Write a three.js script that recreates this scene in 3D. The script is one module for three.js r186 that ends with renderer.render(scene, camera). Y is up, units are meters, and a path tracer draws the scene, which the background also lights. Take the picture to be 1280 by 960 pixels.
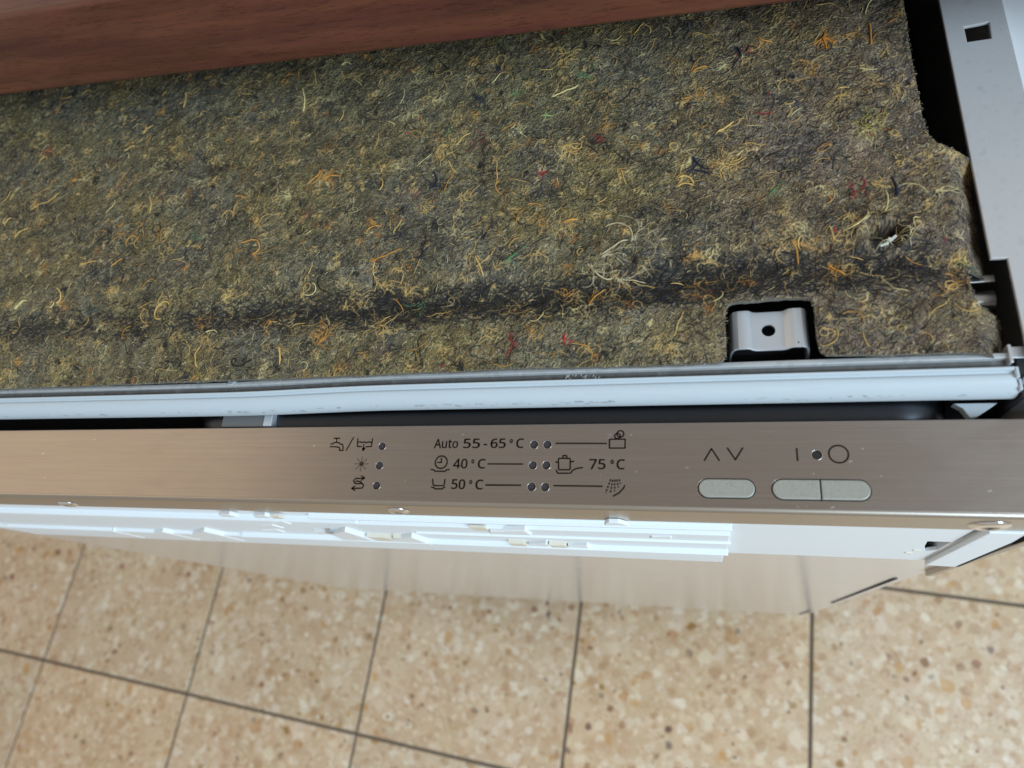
import * as THREE from 'three';
import { mergeGeometries, toCreasedNormals } from 'three/addons/utils/BufferGeometryUtils.js';
import { RoundedBoxGeometry } from 'three/addons/geometries/RoundedBoxGeometry.js';
import { ImprovedNoise } from 'three/addons/math/ImprovedNoise.js';
import { RectAreaLightUniformsLib } from 'three/addons/lights/RectAreaLightUniformsLib.js';
import { Brush, Evaluator, SUBTRACTION } from 'three-bvh-csg';

// ---------------------------------------------------------------- camera, light, exposure
const scene = new THREE.Scene();
const camera = new THREE.PerspectiveCamera(58.96, 4 / 3, 0.01, 60);
{
  const X = new THREE.Vector3(0.963256, -0.259387, -0.069682), Y = new THREE.Vector3(0.027260, 0.352524, -0.935406), Zb = new THREE.Vector3(0.267196, 0.899136, 0.346642);
  const m = new THREE.Matrix4().makeBasis(X, Y, Zb);
  m.setPosition(0.1872, 1.0004, 0.0427);
  m.decompose(camera.position, camera.quaternion, camera.scale);
  camera.focus = 0.268; camera.userData.fStop = 9.5;
}
const renderer = new THREE.WebGLRenderer({ antialias: true });
renderer.setSize(1024, 768);
renderer.toneMapping = THREE.LinearToneMapping;
renderer.toneMappingExposure = 1.0;
renderer.shadowMap.enabled = true;
RectAreaLightUniformsLib.init();
scene.background = new THREE.Color().setRGB(0.42, 0.395, 0.36);        // the dim warm room all round
function lamp(name, color, intensity, w, h, from, to) {
  const l = new THREE.RectAreaLight(color, intensity, w, h);
  l.name = name; l.position.set(...from); l.lookAt(new THREE.Vector3(...to)); scene.add(l);
  return l;
}
lamp('window_light', new THREE.Color().setRGB(0.66, 0.85, 1.0), 13, 1.1, 1.3, [1.55, 1.95, 1.05], [0.1, 0.75, -0.05]);
lamp('room_light', new THREE.Color().setRGB(1.0, 0.76, 0.48), 0.75, 1.8, 1.6, [-1.9, 2.2, -0.35], [0.05, 0.76, 0]);

// ---------------------------------------------------------------- helpers
let seed = 20240611;
const rnd = () => { seed = (seed + 0x6d2b79f5) | 0; let t = Math.imul(seed ^ (seed >>> 15), 1 | seed); t = (t + Math.imul(t ^ (t >>> 7), 61 | t)) ^ t; return ((t ^ (t >>> 14)) >>> 0) / 4294967296; };
const rr = (a, b) => a + (b - a) * rnd();
const pick = (a) => a[Math.floor(rnd() * a.length)];
const perlin = new ImprovedNoise();
const nz = (x, y, s = 0) => perlin.noise(x, y, s + 0.37);
const fbm = (x, y, s = 0) => nz(x, y, s) + 0.5 * nz(2 * x + 5, 2 * y, s) + 0.25 * nz(4 * x, 4 * y + 3, s);
const sstep = THREE.MathUtils.smoothstep, lerp = THREE.MathUtils.lerp;
const V = (x, y, z) => new THREE.Vector3(x, y, z);
const used = new Map();
function numbered(name) { const n = used.get(name) ?? 0; used.set(name, n + 1); return n ? name + '_' + String(n).padStart(3, '0') : name; }
function part(name, geometry, material, parent, label) {
  const m = new THREE.Mesh(geometry, material);
  m.name = numbered(name); m.castShadow = m.receiveShadow = true;
  if (label) m.userData.label = label;
  parent.add(m); return m;
}
function box(x0, x1, y0, y1, z0, z1, r = 0) {
  const w = x1 - x0, h = y1 - y0, d = z1 - z0;
  const g = r ? new RoundedBoxGeometry(w, h, d, 2, Math.min(r, w / 2.01, h / 2.01, d / 2.01)) : new THREE.BoxGeometry(w, h, d);
  return g.translate((x0 + x1) / 2, (y0 + y1) / 2, (z0 + z1) / 2);
}
const flat = (g) => { const h = g.index ? g.toNonIndexed() : g; for (const k of Object.keys(h.attributes)) if (!['position', 'normal', 'uv'].includes(k)) h.deleteAttribute(k); return h; };
const merge = (...gs) => mergeGeometries(gs.flat().map(flat));
// a profile of [y, z] points swept along x; zoff(x) shifts it
function sweepX(profile, x0, x1, n, zoff = () => 0, yoff = () => 0) {
  const P = [], U = [], I = [], k = profile.length;
  let len = [0]; for (let j = 1; j < k; j++) len.push(len[j - 1] + Math.hypot(profile[j][0] - profile[j - 1][0], profile[j][1] - profile[j - 1][1]));
  for (let i = 0; i <= n; i++) {
    const x = lerp(x0, x1, i / n);
    for (let j = 0; j < k; j++) { P.push(x, profile[j][0] + yoff(x), profile[j][1] + zoff(x)); U.push((x - x0), len[j]); }
  }
  for (let i = 0; i < n; i++) for (let j = 0; j < k - 1; j++) { const a = i * k + j, b = a + k; I.push(a, a + 1, b, b, a + 1, b + 1); }
  const g = new THREE.BufferGeometry();
  g.setAttribute('position', new THREE.Float32BufferAttribute(P, 3)); g.setAttribute('uv', new THREE.Float32BufferAttribute(U, 2)); g.setIndex(I);
  g.computeVertexNormals(); return g;
}
function canvas(w, h) { const c = document.createElement('canvas'); c.width = w; c.height = h; return c; }
function tex(c, srgb = true, repeat = false) {
  const t = new THREE.CanvasTexture(c);
  if (srgb) t.colorSpace = THREE.SRGBColorSpace;
  t.wrapS = t.wrapT = repeat ? THREE.RepeatWrapping : THREE.ClampToEdgeWrapping;
  t.magFilter = THREE.LinearFilter; return t;
}
const std = (o) => new THREE.MeshStandardMaterial(o);
const lin = (r, g, b) => new THREE.Color().setRGB(r, g, b);

// ---------------------------------------------------------------- materials
// brushed steel: streaks along x, uv in metres
const brushedC = canvas(1024, 512);
{
  const g = brushedC.getContext('2d'); g.fillStyle = '#808080'; g.fillRect(0, 0, 1024, 512);
  for (let i = 0; i < 9000; i++) { const v = Math.floor(rr(70, 190)); g.fillStyle = `rgba(${v},${v},${v},${rr(0.05, 0.3)})`; g.fillRect(rr(-300, 1024), rr(0, 512), rr(60, 500), 1); }
}
const brushed = tex(brushedC, false, true); brushed.repeat.set(1 / 0.12, 1 / 0.04);
const M = {
  dark: std({ color: lin(0.012, 0.012, 0.013), roughness: 0.8 }),
  innerDark: std({ color: lin(0.05, 0.05, 0.055), roughness: 0.45, metalness: 0.6 }),
  grout: std({ color: lin(0.15, 0.12, 0.09), roughness: 0.95 }),
  galv: new THREE.MeshPhysicalMaterial({ color: lin(0.60, 0.61, 0.62), metalness: 1, roughness: 0.34 }),
  screw: std({ color: lin(0.88, 0.88, 0.88), metalness: 1, roughness: 0.16 }),
  plastic: new THREE.MeshPhysicalMaterial({ color: lin(0.79, 0.84, 0.88), roughness: 0.42, specularIntensity: 0.6 }),
  plasticClip: new THREE.MeshPhysicalMaterial({ color: lin(0.82, 0.86, 0.89), roughness: 0.35 }),
  pocket: std({ color: lin(0.25, 0.19, 0.12), roughness: 0.8 }),
  cream: std({ color: lin(0.72, 0.67, 0.56), roughness: 0.6 }),
  button: std({ color: lin(0.40, 0.40, 0.36), roughness: 0.42, metalness: 0.35 }),
  lens: std({ color: lin(0.045, 0.037, 0.042), roughness: 0.8 }),
  lensDark: new THREE.MeshPhysicalMaterial({ color: lin(0.006, 0.007, 0.010), roughness: 0.12, clearcoat: 1 }),
  rim: std({ color: lin(0.85, 0.82, 0.78), metalness: 1, roughness: 0.3 }),
};
// painted grey flange with faint dust and scratches
function speckled(base, spread, n, size, repeat) {
  const c = canvas(size, size), g = c.getContext('2d'); g.fillStyle = base; g.fillRect(0, 0, size, size);
  for (let i = 0; i < n; i++) { const d = rnd() < 0.5 ? 0 : 255; g.fillStyle = `rgba(${d},${d},${d},${rr(0.01, spread)})`; g.beginPath(); g.arc(rr(0, size), rr(0, size), Math.pow(rnd(), 3) * 9 + 0.6, 0, 7); g.fill(); }
  const t = tex(c, true, true); t.repeat.set(repeat, repeat); return t;
}
M.flange = new THREE.MeshPhysicalMaterial({ map: speckled('#c4c5c7', 0.03, 5000, 1024, 8), roughness: 0.38, metalness: 0.2 });
M.bracket = new THREE.MeshPhysicalMaterial({ color: lin(0.60, 0.64, 0.69), metalness: 0.55, roughness: 0.33 });
M.railLight = std({ map: speckled('#b2b6b9', 0.06, 4000, 512, 10), roughness: 0.5, metalness: 0.2 });
M.railDark = std({ map: speckled('#5e5d5c', 0.08, 4000, 512, 10), roughness: 0.55 });
M.laminate = new THREE.MeshPhysicalMaterial({ color: lin(0.80, 0.81, 0.83), roughness: 0.4 });

// ---------------------------------------------------------------- the floor: terrazzo tiles in dark joints
const terrazzoC = canvas(2048, 2048), terrazzoM = 1.0;
{
  const S = 2048, g = terrazzoC.getContext('2d');
  g.fillStyle = '#d3bda0'; g.fillRect(0, 0, S, S);
  for (let i = 0; i < 2600; i++) { const r = rr(20, 90), v = rnd(); g.fillStyle = v < 0.5 ? `rgba(224,200,168,${rr(0.03, 0.12)})` : `rgba(176,142,108,${rr(0.03, 0.12)})`; g.beginPath(); g.arc(rr(0, S), rr(0, S), r, 0, 7); g.fill(); }
  const chip = (r, col, a) => {
    const x = rr(0, S), y = rr(0, S), n = 5 + Math.floor(rnd() * 4), t0 = rnd() * 7, sq = rr(0.55, 1), ang = rnd() * 7;
    g.fillStyle = col; g.globalAlpha = a; g.beginPath();
    for (let k = 0; k < n; k++) { const t = t0 + k / n * 6.283 + rr(-0.25, 0.25), q = r * rr(0.7, 1.15), px = Math.cos(t) * q, py = Math.sin(t) * q * sq; g.lineTo(x + px * Math.cos(ang) - py * Math.sin(ang), y + px * Math.sin(ang) + py * Math.cos(ang)); }
    g.closePath(); g.fill(); g.globalAlpha = 1;
  };
  for (let i = 0; i < 60000; i++) chip(rr(1.2, 4), pick(['#e2d0b6', '#bb9c7c', '#e6d9c4', '#ab8b6c', '#d4bda0']), rr(0.3, 0.8));
  for (let i = 0; i < 17000; i++) chip(5 + Math.pow(rnd(), 1.6) * 14, pick(['#e8d8c0', '#e4d8c6', '#d6bb9a', '#ece2d2', '#d6bea4', '#bd9a78', '#b18d6c', '#c8a684', '#dcc6ae']), rr(0.25, 0.7));
  for (let i = 0; i < 1300; i++) chip(5 + Math.pow(rnd(), 2) * 17, pick(['#f0e6d4', '#efe3cc', '#e6d6bb', '#c69860', '#b98c5e', '#dcc6a6']), rr(0.35, 0.75));
  for (let i = 0; i < 900; i++) chip(3 + Math.pow(rnd(), 2) * 11, pick(['#6e4a2e', '#7a5238', '#5b4034', '#8a5c34', '#6a4c44', '#6b605a', '#7d4a38', '#8c6428']), rr(0.35, 0.75));
}
const terrazzo = tex(terrazzoC, true, true); terrazzo.repeat.set(1 / terrazzoM, 1 / terrazzoM);
M.tiles = [[1, 1, 1], [0.95, 0.94, 0.93], [0.98, 0.95, 0.91], [0.92, 0.93, 0.93]].map((c) => new THREE.MeshPhysicalMaterial({ map: terrazzo, roughness: 0.4, color: lin(...c) }));
{
  const floor = new THREE.Group(); floor.name = 'floor'; floor.userData = { kind: 'structure', label: 'beige terrazzo tile floor with dark joints below the door' };
  scene.add(floor);
  const s = 0.3016, joint = 0.0044, t = 0.0889;
  floor.position.set(-0.0047, 0, 0.2177); floor.rotation.y = -t;
  part('grout', box(-4.5 * s, 5.5 * s, -0.03, -0.0022, -4 * s, 6 * s), M.grout, floor);
  for (let i = -4; i < 5; i++) for (let j = -3; j < 5; j++) {
    const w = s - joint, g = new RoundedBoxGeometry(w, 0.02, w, 2, 0.0012), uv = g.attributes.uv, p = g.attributes.position, ox = rnd(), oz = rnd(), fl = rnd() < 0.5 ? 1 : -1;
    for (let k = 0; k < uv.count; k++) uv.setXY(k, p.getX(k) * fl + ox, p.getZ(k) + oz);
    const m = part('tile', g, pick(M.tiles), floor);
    m.position.set((i - 3 + 0.5 + 3) * s, -0.0101 + rr(-0.0003, 0.0003), (j - 0.5) * s);
  }
}

// ---------------------------------------------------------------- the dishwasher
const HW = 0.2975;
const dw = new THREE.Group(); dw.name = 'dishwasher'; scene.add(dw);
dw.userData = { label: 'built-in dishwasher with felt-covered top, white seal and brushed steel control panel', category: 'dishwasher' };

// cabinet: side flanges, inner walls, tub top under the mat
function flangeGeometry() {
  const sh = new THREE.Shape();                                       // x, -z
  sh.moveTo(0.2776, 0.56); sh.lineTo(0.2776, 0.0806); sh.lineTo(0.2822, 0.0804); sh.lineTo(0.2822, 0.046); sh.lineTo(HW, 0.046); sh.lineTo(HW, 0.56); sh.closePath();
  const h = new THREE.Path(); h.moveTo(0.2838, 0.1702); h.lineTo(0.2838, 0.1775); h.lineTo(0.2919, 0.1781); h.lineTo(0.2914, 0.1703); h.closePath(); sh.holes.push(h);
  return new THREE.ExtrudeGeometry(sh, { depth: 0.0008, bevelEnabled: true, bevelThickness: 0.0003, bevelSize: 0.0003, bevelOffset: -0.0003, bevelSegments: 2 }).rotateX(-Math.PI / 2).translate(0, 0.7788, 0);
}
const fl = part('side_flange', flangeGeometry(), M.flange, dw, 'grey painted side flange with a square hole');
part('side_flange', box(-HW, -0.2776, 0.7788, 0.7800, -0.56, -0.046, 0.0004), M.flange, dw);
part('side_wall', box(HW - 0.001, HW - 0.0001, 0.10, 0.7785, -0.56, -0.036), M.flange, dw);
part('side_wall', box(-HW, -HW + 0.001, 0.10, 0.7785, -0.56, -0.036), M.flange, dw);
part('tub', merge(box(-0.29, 0.262, 0.12, 0.752, -0.55, -0.060), box(0.264, 0.2955, 0.12, 0.70, -0.55, -0.058)), M.dark, dw);

// ---- the felt mat
const outline = [[-0.2795, -0.43], [0.2655, -0.43], [0.2638, -0.19], [0.2633, -0.1587], [0.2637, -0.137], [0.2648, -0.1266], [0.2668, -0.1232], [0.2685, -0.1221], [0.272, -0.1205], [0.2795, -0.1195],
  [0.2795, -0.0775], [0.2702, -0.0765], [0.2692, -0.072], [0.2690, -0.0655], [0.2705, -0.0625], [0.2795, -0.0612], [0.2795, -0.0456], [0.2628, -0.0471], [0.241, -0.0473], [0.2262, -0.0478], [0.2243, -0.0492], [0.2236, -0.0545], [0.2236, -0.0655], [0.2226, -0.0675], [0.2196, -0.0682], [0.198, -0.0676], [0.1962, -0.0660], [0.1958, -0.060], [0.1958, -0.050], [0.1948, -0.0472], [0.1925, -0.0464],
  [0.1227, -0.0468], [0.063, -0.0461], [0.0098, -0.0460], [-0.0496, -0.0460], [-0.1161, -0.0457], [-0.2795, -0.0452]];
function inside(x, z) { let c = false; for (let i = 0, j = outline.length - 1; i < outline.length; j = i++) { const [xi, zi] = outline[i], [xj, zj] = outline[j]; if ((zi > z) !== (zj > z) && x < (xj - xi) * (z - zi) / (zj - zi) + xi) c = !c; } return c; }
function nearest(x, z) {
  let best = 1, q = [x, z];
  for (let i = 0, j = outline.length - 1; i < outline.length; j = i++) {
    const [ax, az] = outline[j], [bx, bz] = outline[i], dx = bx - ax, dz = bz - az, t = THREE.MathUtils.clamp(((x - ax) * dx + (z - az) * dz) / (dx * dx + dz * dz), 0, 1), px = ax + t * dx, pz = az + t * dz, d = Math.hypot(px - x, pz - z);
    if (d < best) { best = d; q = [px, pz]; }
  }
  return [...q, best];
}
const gauss = (d, s) => Math.exp(-d * d / (2 * s * s));
function feltHeight(x, z) {
  const creaseZ = -0.0765 - 0.0034 * sstep(x, 0.12, 0.21) + 0.0016 * sstep(-x, 0.0, 0.14) * -1 + 0.0012 * nz(x * 18, 3);
  const d = z - creaseZ;
  let y = 0.785 + 0.0010 * fbm(x * 22, z * 22, 1) + 0.00045 * fbm(x * 95, z * 95, 2) + 0.00048 * nz(x * 330, z * 330, 4) + 0.00032 * nz(x * 700, z * 700, 5);
  const depth = 0.0040 * (0.55 + 0.45 * sstep(x, -0.06, 0.03)) * (0.85 + 0.5 * nz(x * 30, 8));
  y -= depth * (d < 0 ? gauss(d, 0.0085) : 0.45 * gauss(d, 0.0045) + 0.55 * Math.max(0, 1 - d / 0.0105));
  y -= 0.0012 * sstep(d, 0.016, 0.032);
  // the torn hole and its raised rim, the frayed spot
  const hx = (x - 0.2485) / 0.0058, hz = (z + 0.0905) / 0.0034, hr = Math.hypot(hx, hz) * (1 + 0.5 * nz(x * 210, z * 210, 7));
  y -= 0.0065 * (1 - sstep(hr, 0.3, 1.1)); y += 0.0019 * gauss(hr - 1.3, 0.35) * (1 + 0.8 * nz(x * 300, z * 300, 9)); y += 0.0009 * nz(x * 140, z * 140, 12) * gauss(Math.hypot(x - 0.24, z + 0.092), 0.02);
  const wx = (x - 0.238) / 0.012, wz = (z + 0.094) / 0.006; y += 0.0018 * gauss(Math.hypot(wx, wz), 0.7);
  const f = Math.hypot((x - 0.153) / 0.010, (z + 0.088) / 0.007); y += 0.0016 * gauss(f, 0.8) * (0.5 + nz(x * 260, z * 260, 11));
  // the right edge bends down under the flange
  const ex = 0.2700 + 0.0010 * nz(z * 120, 2) + 0.0012 * sstep(z, -0.1, -0.06);
  if (z > -0.13 && x > ex - 0.002) y -= 4.8 * Math.pow(x - ex + 0.002, 1.3) * sstep(z, -0.128, -0.112);
  return y;
}
const FX0 = -0.205, FX1 = 0.2835, FZ0 = -0.262, FZ1 = -0.042;        // the ground the texture covers
const FW = 2048, FH = Math.round(2048 * (FZ1 - FZ0) / (FX1 - FX0)), FS = FW / (FX1 - FX0);
const feltC = canvas(FW, FH), feltB = canvas(FW, FH);
const threads = [[-61,-204,15.9,-53,"t"],[-80,-182,8.4,67,"t"],[-146,-189,8.9,102,"t"],[-138,-143,20.1,44,"t"],[-142,-127,10.2,76,"t"],[-93,-107,10.4,-13,"t"],[-61,-132,14.2,103,"t"],[-13,-125,15.0,94,"t"],[2,-104,17.4,-18,"o"],[30,-139,10.9,16,"o"],[27,-144,13.5,-59,"o"],[59,-97,15.2,-32,"o"],[11,-181,14.8,71,"p"],[27,-206,9.2,43,"p"],[12,-205,12.4,-64,"t"],
  [84,-146,8.1,29,"c"],[136,-188,8.4,-11,"c"],[138,-141,9.6,-2,"c"],[139,-106,7.9,6,"o"],[181,-121,10,36,"t"],[159,-128,10.1,-53,"t"],[164,-194,10.6,74,"t"],[187,-170,8.1,68,"o"],[105,-94,11.7,-72,"t"],[131,-168,14.4,5,"p"],[127,-159,6.6,3,"g"],[107,-101,15.2,86,"n"],[80,-95,8.3,23,"n"],[185,-123,8.5,5,"n"],[82,-128,10,42,"n"],[152,-144,3.5,64,"r"],[129,-129,3.8,85,"r"],[117,-91,6.1,42,"e"],[184,-157,4.1,3,"o"],
  [235,-176,6.4,-62,"O"],[213,-181,9.5,-72,"o"],[251,-170,13.9,84,"l"],[196,-139,7.9,17,"t"],[199,-124,8.4,-52,"c"],[181,-117,10,36,"t"],[204,-179,13.1,-63,"n"],[187,-129,9.3,-68,"n"],[248,-135,7.7,61,"y"],[239,-109,5.5,61,"r"],[252,-104,8.3,82,"n"],[219,-91,10.6,-35,"o"],[230,-82,9.4,-61,"o"],[221,-142,6.7,47,"p"],[-125,-86,13.2,59,"p"],[-36,-82,23.7,94,"t"],[43,-60,16.1,67,"o"],[-101,-87,12.5,16,"t"],[24,-59,9.7,-43,"t"],
  [141,-57,2.6,-3,"R"],[122,-57,4.4,89,"r"],[67,-65,9.4,30,"c"],[150,-71,9.5,78,"o"],[154,-90,14.3,18,"w"],[149,-87,13.4,-63,"w"],[159,-81,13.6,-26,"w"],[165,-95,19.1,63,"w"],[247,-98,10.9,41,"p"],[236,-93,12.5,19,"p"]];
const DYE = { t: [198, 164, 98], o: [194, 140, 68], O: [222, 140, 40], p: [200, 186, 132], c: [196, 164, 100], g: [150, 170, 110], n: [28, 34, 52], r: [140, 38, 44], R: [196, 40, 44], e: [70, 130, 80], l: [190, 138, 66], y: [160, 150, 76], w: [188, 176, 142], d: [32, 30, 27], b: [52, 74, 92], k: [110, 70, 60] };
{
  const g = feltC.getContext('2d'), h = feltB.getContext('2d'), im = g.createImageData(FW, FH), bm = h.createImageData(FW, FH);
  for (let y = 0; y < FH; y++) for (let x = 0; x < FW; x++) {
    const X = FX0 + x / FS, Z = FZ0 + y / FS, o = (y * FW + x) * 4;
    const n1 = fbm(X * 55, Z * 55, 20), n2 = nz(X * 260, Z * 260, 21), n3 = nz(X * 120, Z * 120, 22), hue = nz(X * 38, Z * 38, 23);
    let v = 95 + 20 * n1 + 28 * n2 + 15 * n3 + (rnd() - 0.5) * 84;
    const right = sstep(X, 0.14, 0.25);
    im.data[o] = v * (1.04 + 0.09 * hue + 0.05 * right); im.data[o + 1] = v * (0.975 + 0.03 * hue - 0.03 * right); im.data[o + 2] = v * (0.73 - 0.15 * hue + 0.05 * right); im.data[o + 3] = 255;
    const b = 120 + 34 * n2 + 20 * n3 + (rnd() - 0.5) * 60; bm.data[o] = bm.data[o + 1] = bm.data[o + 2] = b; bm.data[o + 3] = 255;
  }
  g.putImageData(im, 0, 0); h.putImageData(bm, 0, 0);
  g.lineCap = h.lineCap = 'round';
  const css = (c, a, j = 14) => { const k = rr(-j, j); return `rgba(${Math.max(0, c[0] + k) | 0},${Math.max(0, c[1] + k) | 0},${Math.max(0, c[2] + k * 0.8) | 0},${a})`; };
  function strand(x, y, len, ang, curl, w, col, a, up) {
    let px = x, py = y, t = ang; const n = Math.max(3, Math.round(len / 4)), st = len / n;
    g.beginPath(); h.beginPath(); g.moveTo(px, py); h.moveTo(px, py);
    let dt = rr(-curl, curl);
    for (let i = 0; i < n; i++) { dt += rr(-curl, curl) * 0.6; dt *= 0.86; t += dt; px += Math.cos(t) * st; py += Math.sin(t) * st; g.lineTo(px, py); h.lineTo(px, py); }
    g.lineWidth = w; g.strokeStyle = css(col, a); g.stroke();
    h.lineWidth = w; const q = Math.max(0, Math.min(255, up)) | 0; h.strokeStyle = `rgba(${q},${q},${q},${Math.min(1, a * 0.9)})`; h.stroke();
  }
  const soft = [[140, 126, 94], [106, 100, 82], [50, 48, 43], [172, 152, 108], [124, 102, 66], [38, 40, 42], [94, 98, 96], [20, 20, 19], [150, 120, 76], [214, 198, 156], [12, 12, 13], [76, 68, 50]];
  // soft patches of one dye
  for (let i = 0; i < 900; i++) {
    const x = rr(0, FW), y = rr(0, FH), R = rr(6, 34), col = pick([[132, 112, 66], [132, 112, 66], [46, 46, 44], [46, 50, 56], [96, 104, 92], [150, 128, 78], [140, 100, 54], [62, 56, 50], [70, 58, 66]]), n = Math.round(R * 2.2);
    for (let k = 0; k < n; k++) { const t = rnd() * 7, q = R * Math.sqrt(rnd()); strand(x + Math.cos(t) * q, y + Math.sin(t) * q * 0.75, rr(4, 14), rnd() * 7, 0.5, rr(0.7, 1.8), col, rr(0.18, 0.5), rr(80, 190)); }
  }
  for (let i = 0; i < 130000; i++) strand(rr(0, FW), rr(0, FH), rr(2, 9), rnd() < 0.6 ? rr(-1.2, 0.1) : rnd() * 6.28, 0.35, rr(0.7, 1.7), pick(soft), rr(0.3, 0.85), rr(10, 250));
  for (let i = 0; i < 9000; i++) strand(rr(0, FW), rr(0, FH), rr(5, 20), rnd() * 6.28, 0.6, rr(0.6, 1.5), pick([[176, 164, 124], [164, 140, 88], [150, 146, 124], [26, 26, 26], [30, 32, 38], [120, 124, 120]]), rr(0.3, 0.8), rr(120, 250));
  // the crease's dark band: its shade painted into the felt colour
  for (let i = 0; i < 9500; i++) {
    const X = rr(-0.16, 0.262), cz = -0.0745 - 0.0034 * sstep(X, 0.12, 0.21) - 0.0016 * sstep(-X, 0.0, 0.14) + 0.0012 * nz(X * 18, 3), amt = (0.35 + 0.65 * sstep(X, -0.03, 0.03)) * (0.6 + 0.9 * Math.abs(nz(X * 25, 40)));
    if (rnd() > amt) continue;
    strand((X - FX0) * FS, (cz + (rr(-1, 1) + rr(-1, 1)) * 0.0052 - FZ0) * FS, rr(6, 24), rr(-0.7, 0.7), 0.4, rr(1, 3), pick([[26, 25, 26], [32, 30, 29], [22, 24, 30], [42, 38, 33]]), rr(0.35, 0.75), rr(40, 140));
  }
  // tufts of ochre, tan and dark wool
  for (let i = 0; i < 620; i++) {
    const x = rr(0, FW), y = rr(0, FH), u = rnd(), col = u < 0.34 ? DYE.t : u < 0.45 ? DYE.o : u < 0.62 ? DYE.p : u < 0.9 ? DYE.d : u < 0.95 ? DYE.n : pick([DYE.r, DYE.b, DYE.e, DYE.k]);
    const n = 4 + Math.floor(rnd() * 14), R = rr(4, 16), a0 = rnd() * 7;
    for (let k = 0; k < n; k++) strand(x + rr(-R, R), y + rr(-R, R) * 0.7, rr(8, 34), a0 + rr(-1.1, 1.1), 0.7, rr(0.8, 2.2), col, rr(0.3, 0.75), rr(150, 255));
  }
  for (let i = 0; i < 620; i++) { const u = rnd(); strand(rr(0, FW), rr(0, FH), rr(14, 60), rnd() * 7, 0.75, rr(1, 3), u < 0.5 ? DYE.t : u < 0.66 ? DYE.o : u < 0.8 ? DYE.d : u < 0.9 ? DYE.n : DYE.p, rr(0.35, 0.85), 230); }
  for (let i = 0; i < 60; i++) strand(rr(0, FW), rr(0, FH), rr(2, 8), rnd() * 7, 0.5, rr(1.5, 3), pick([DYE.r, DYE.R, DYE.e, DYE.b, DYE.k]), rr(0.5, 0.8), 170);
  // matted lumps: short thick fibres pressed together
  for (let i = 0; i < 520; i++) {
    const x = rr(0, FW), y = rr(0, FH), R = rr(4, 13), u = rnd(), col = u < 0.45 ? [186, 158, 100] : u < 0.6 ? [196, 176, 126] : u < 0.85 ? [26, 25, 24] : [150, 104, 56], st = 0.4 + rnd(), a0 = rnd() * 3;
    for (let k = 0; k < R * 2.4; k++) { const t = rnd() * 7, q = R * Math.sqrt(rnd()); strand(x + Math.cos(t) * q * st, y + Math.sin(t) * q, rr(2, 7), a0 + rr(-0.9, 0.9), 0.4, rr(1.2, 3), col, rr(0.25, 0.6), u < 0.6 ? rr(170, 255) : rr(0, 90)); }
  }
  for (let i = 0; i < 45; i++) { const t = rnd() * 7, q = Math.sqrt(rnd()); strand((0.2490 + Math.cos(t) * q * 0.0052 - FX0) * FS, (-0.0912 + Math.sin(t) * q * 0.0034 - FZ0) * FS, rr(5, 18), rnd() * 7, 0.5, rr(1.5, 3.5), pick([[28, 24, 20], [40, 32, 24], [20, 18, 17]]), rr(0.4, 0.8), rr(0, 90)); }  // dark strokes paint the shade inside the torn hole
  for (const [mx, mz, len, ang, k] of threads) {                       // the big tufts one can point at
    const n = k === 'c' || k === 'y' || k === 'O' ? 26 : 7, col = DYE[k], a = -ang * Math.PI / 180;
    for (let i = 0; i < n; i++) { const j = k === 'c' || k === 'y' ? 13 : 3; strand((mx / 1000 - FX0) * FS + rr(-j, j), (mz / 1000 - FZ0) * FS + rr(-j, j), len * FS / 1000 * rr(0.4, 1.0), k === 'c' || k === 'y' || k === 'r' || k === 'R' || k === 'O' ? rnd() * 7 : a + rr(-0.3, 0.3), 0.4, rr(0.9, 2.6), col, rr(0.3, 0.7), 220); }
  }
}
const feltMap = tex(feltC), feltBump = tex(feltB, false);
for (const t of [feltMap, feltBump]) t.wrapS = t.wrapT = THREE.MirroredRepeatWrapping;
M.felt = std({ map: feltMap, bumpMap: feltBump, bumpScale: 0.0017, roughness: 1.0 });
M.feltEdge = std({ color: lin(0.13, 0.12, 0.10), roughness: 1 });
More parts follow.
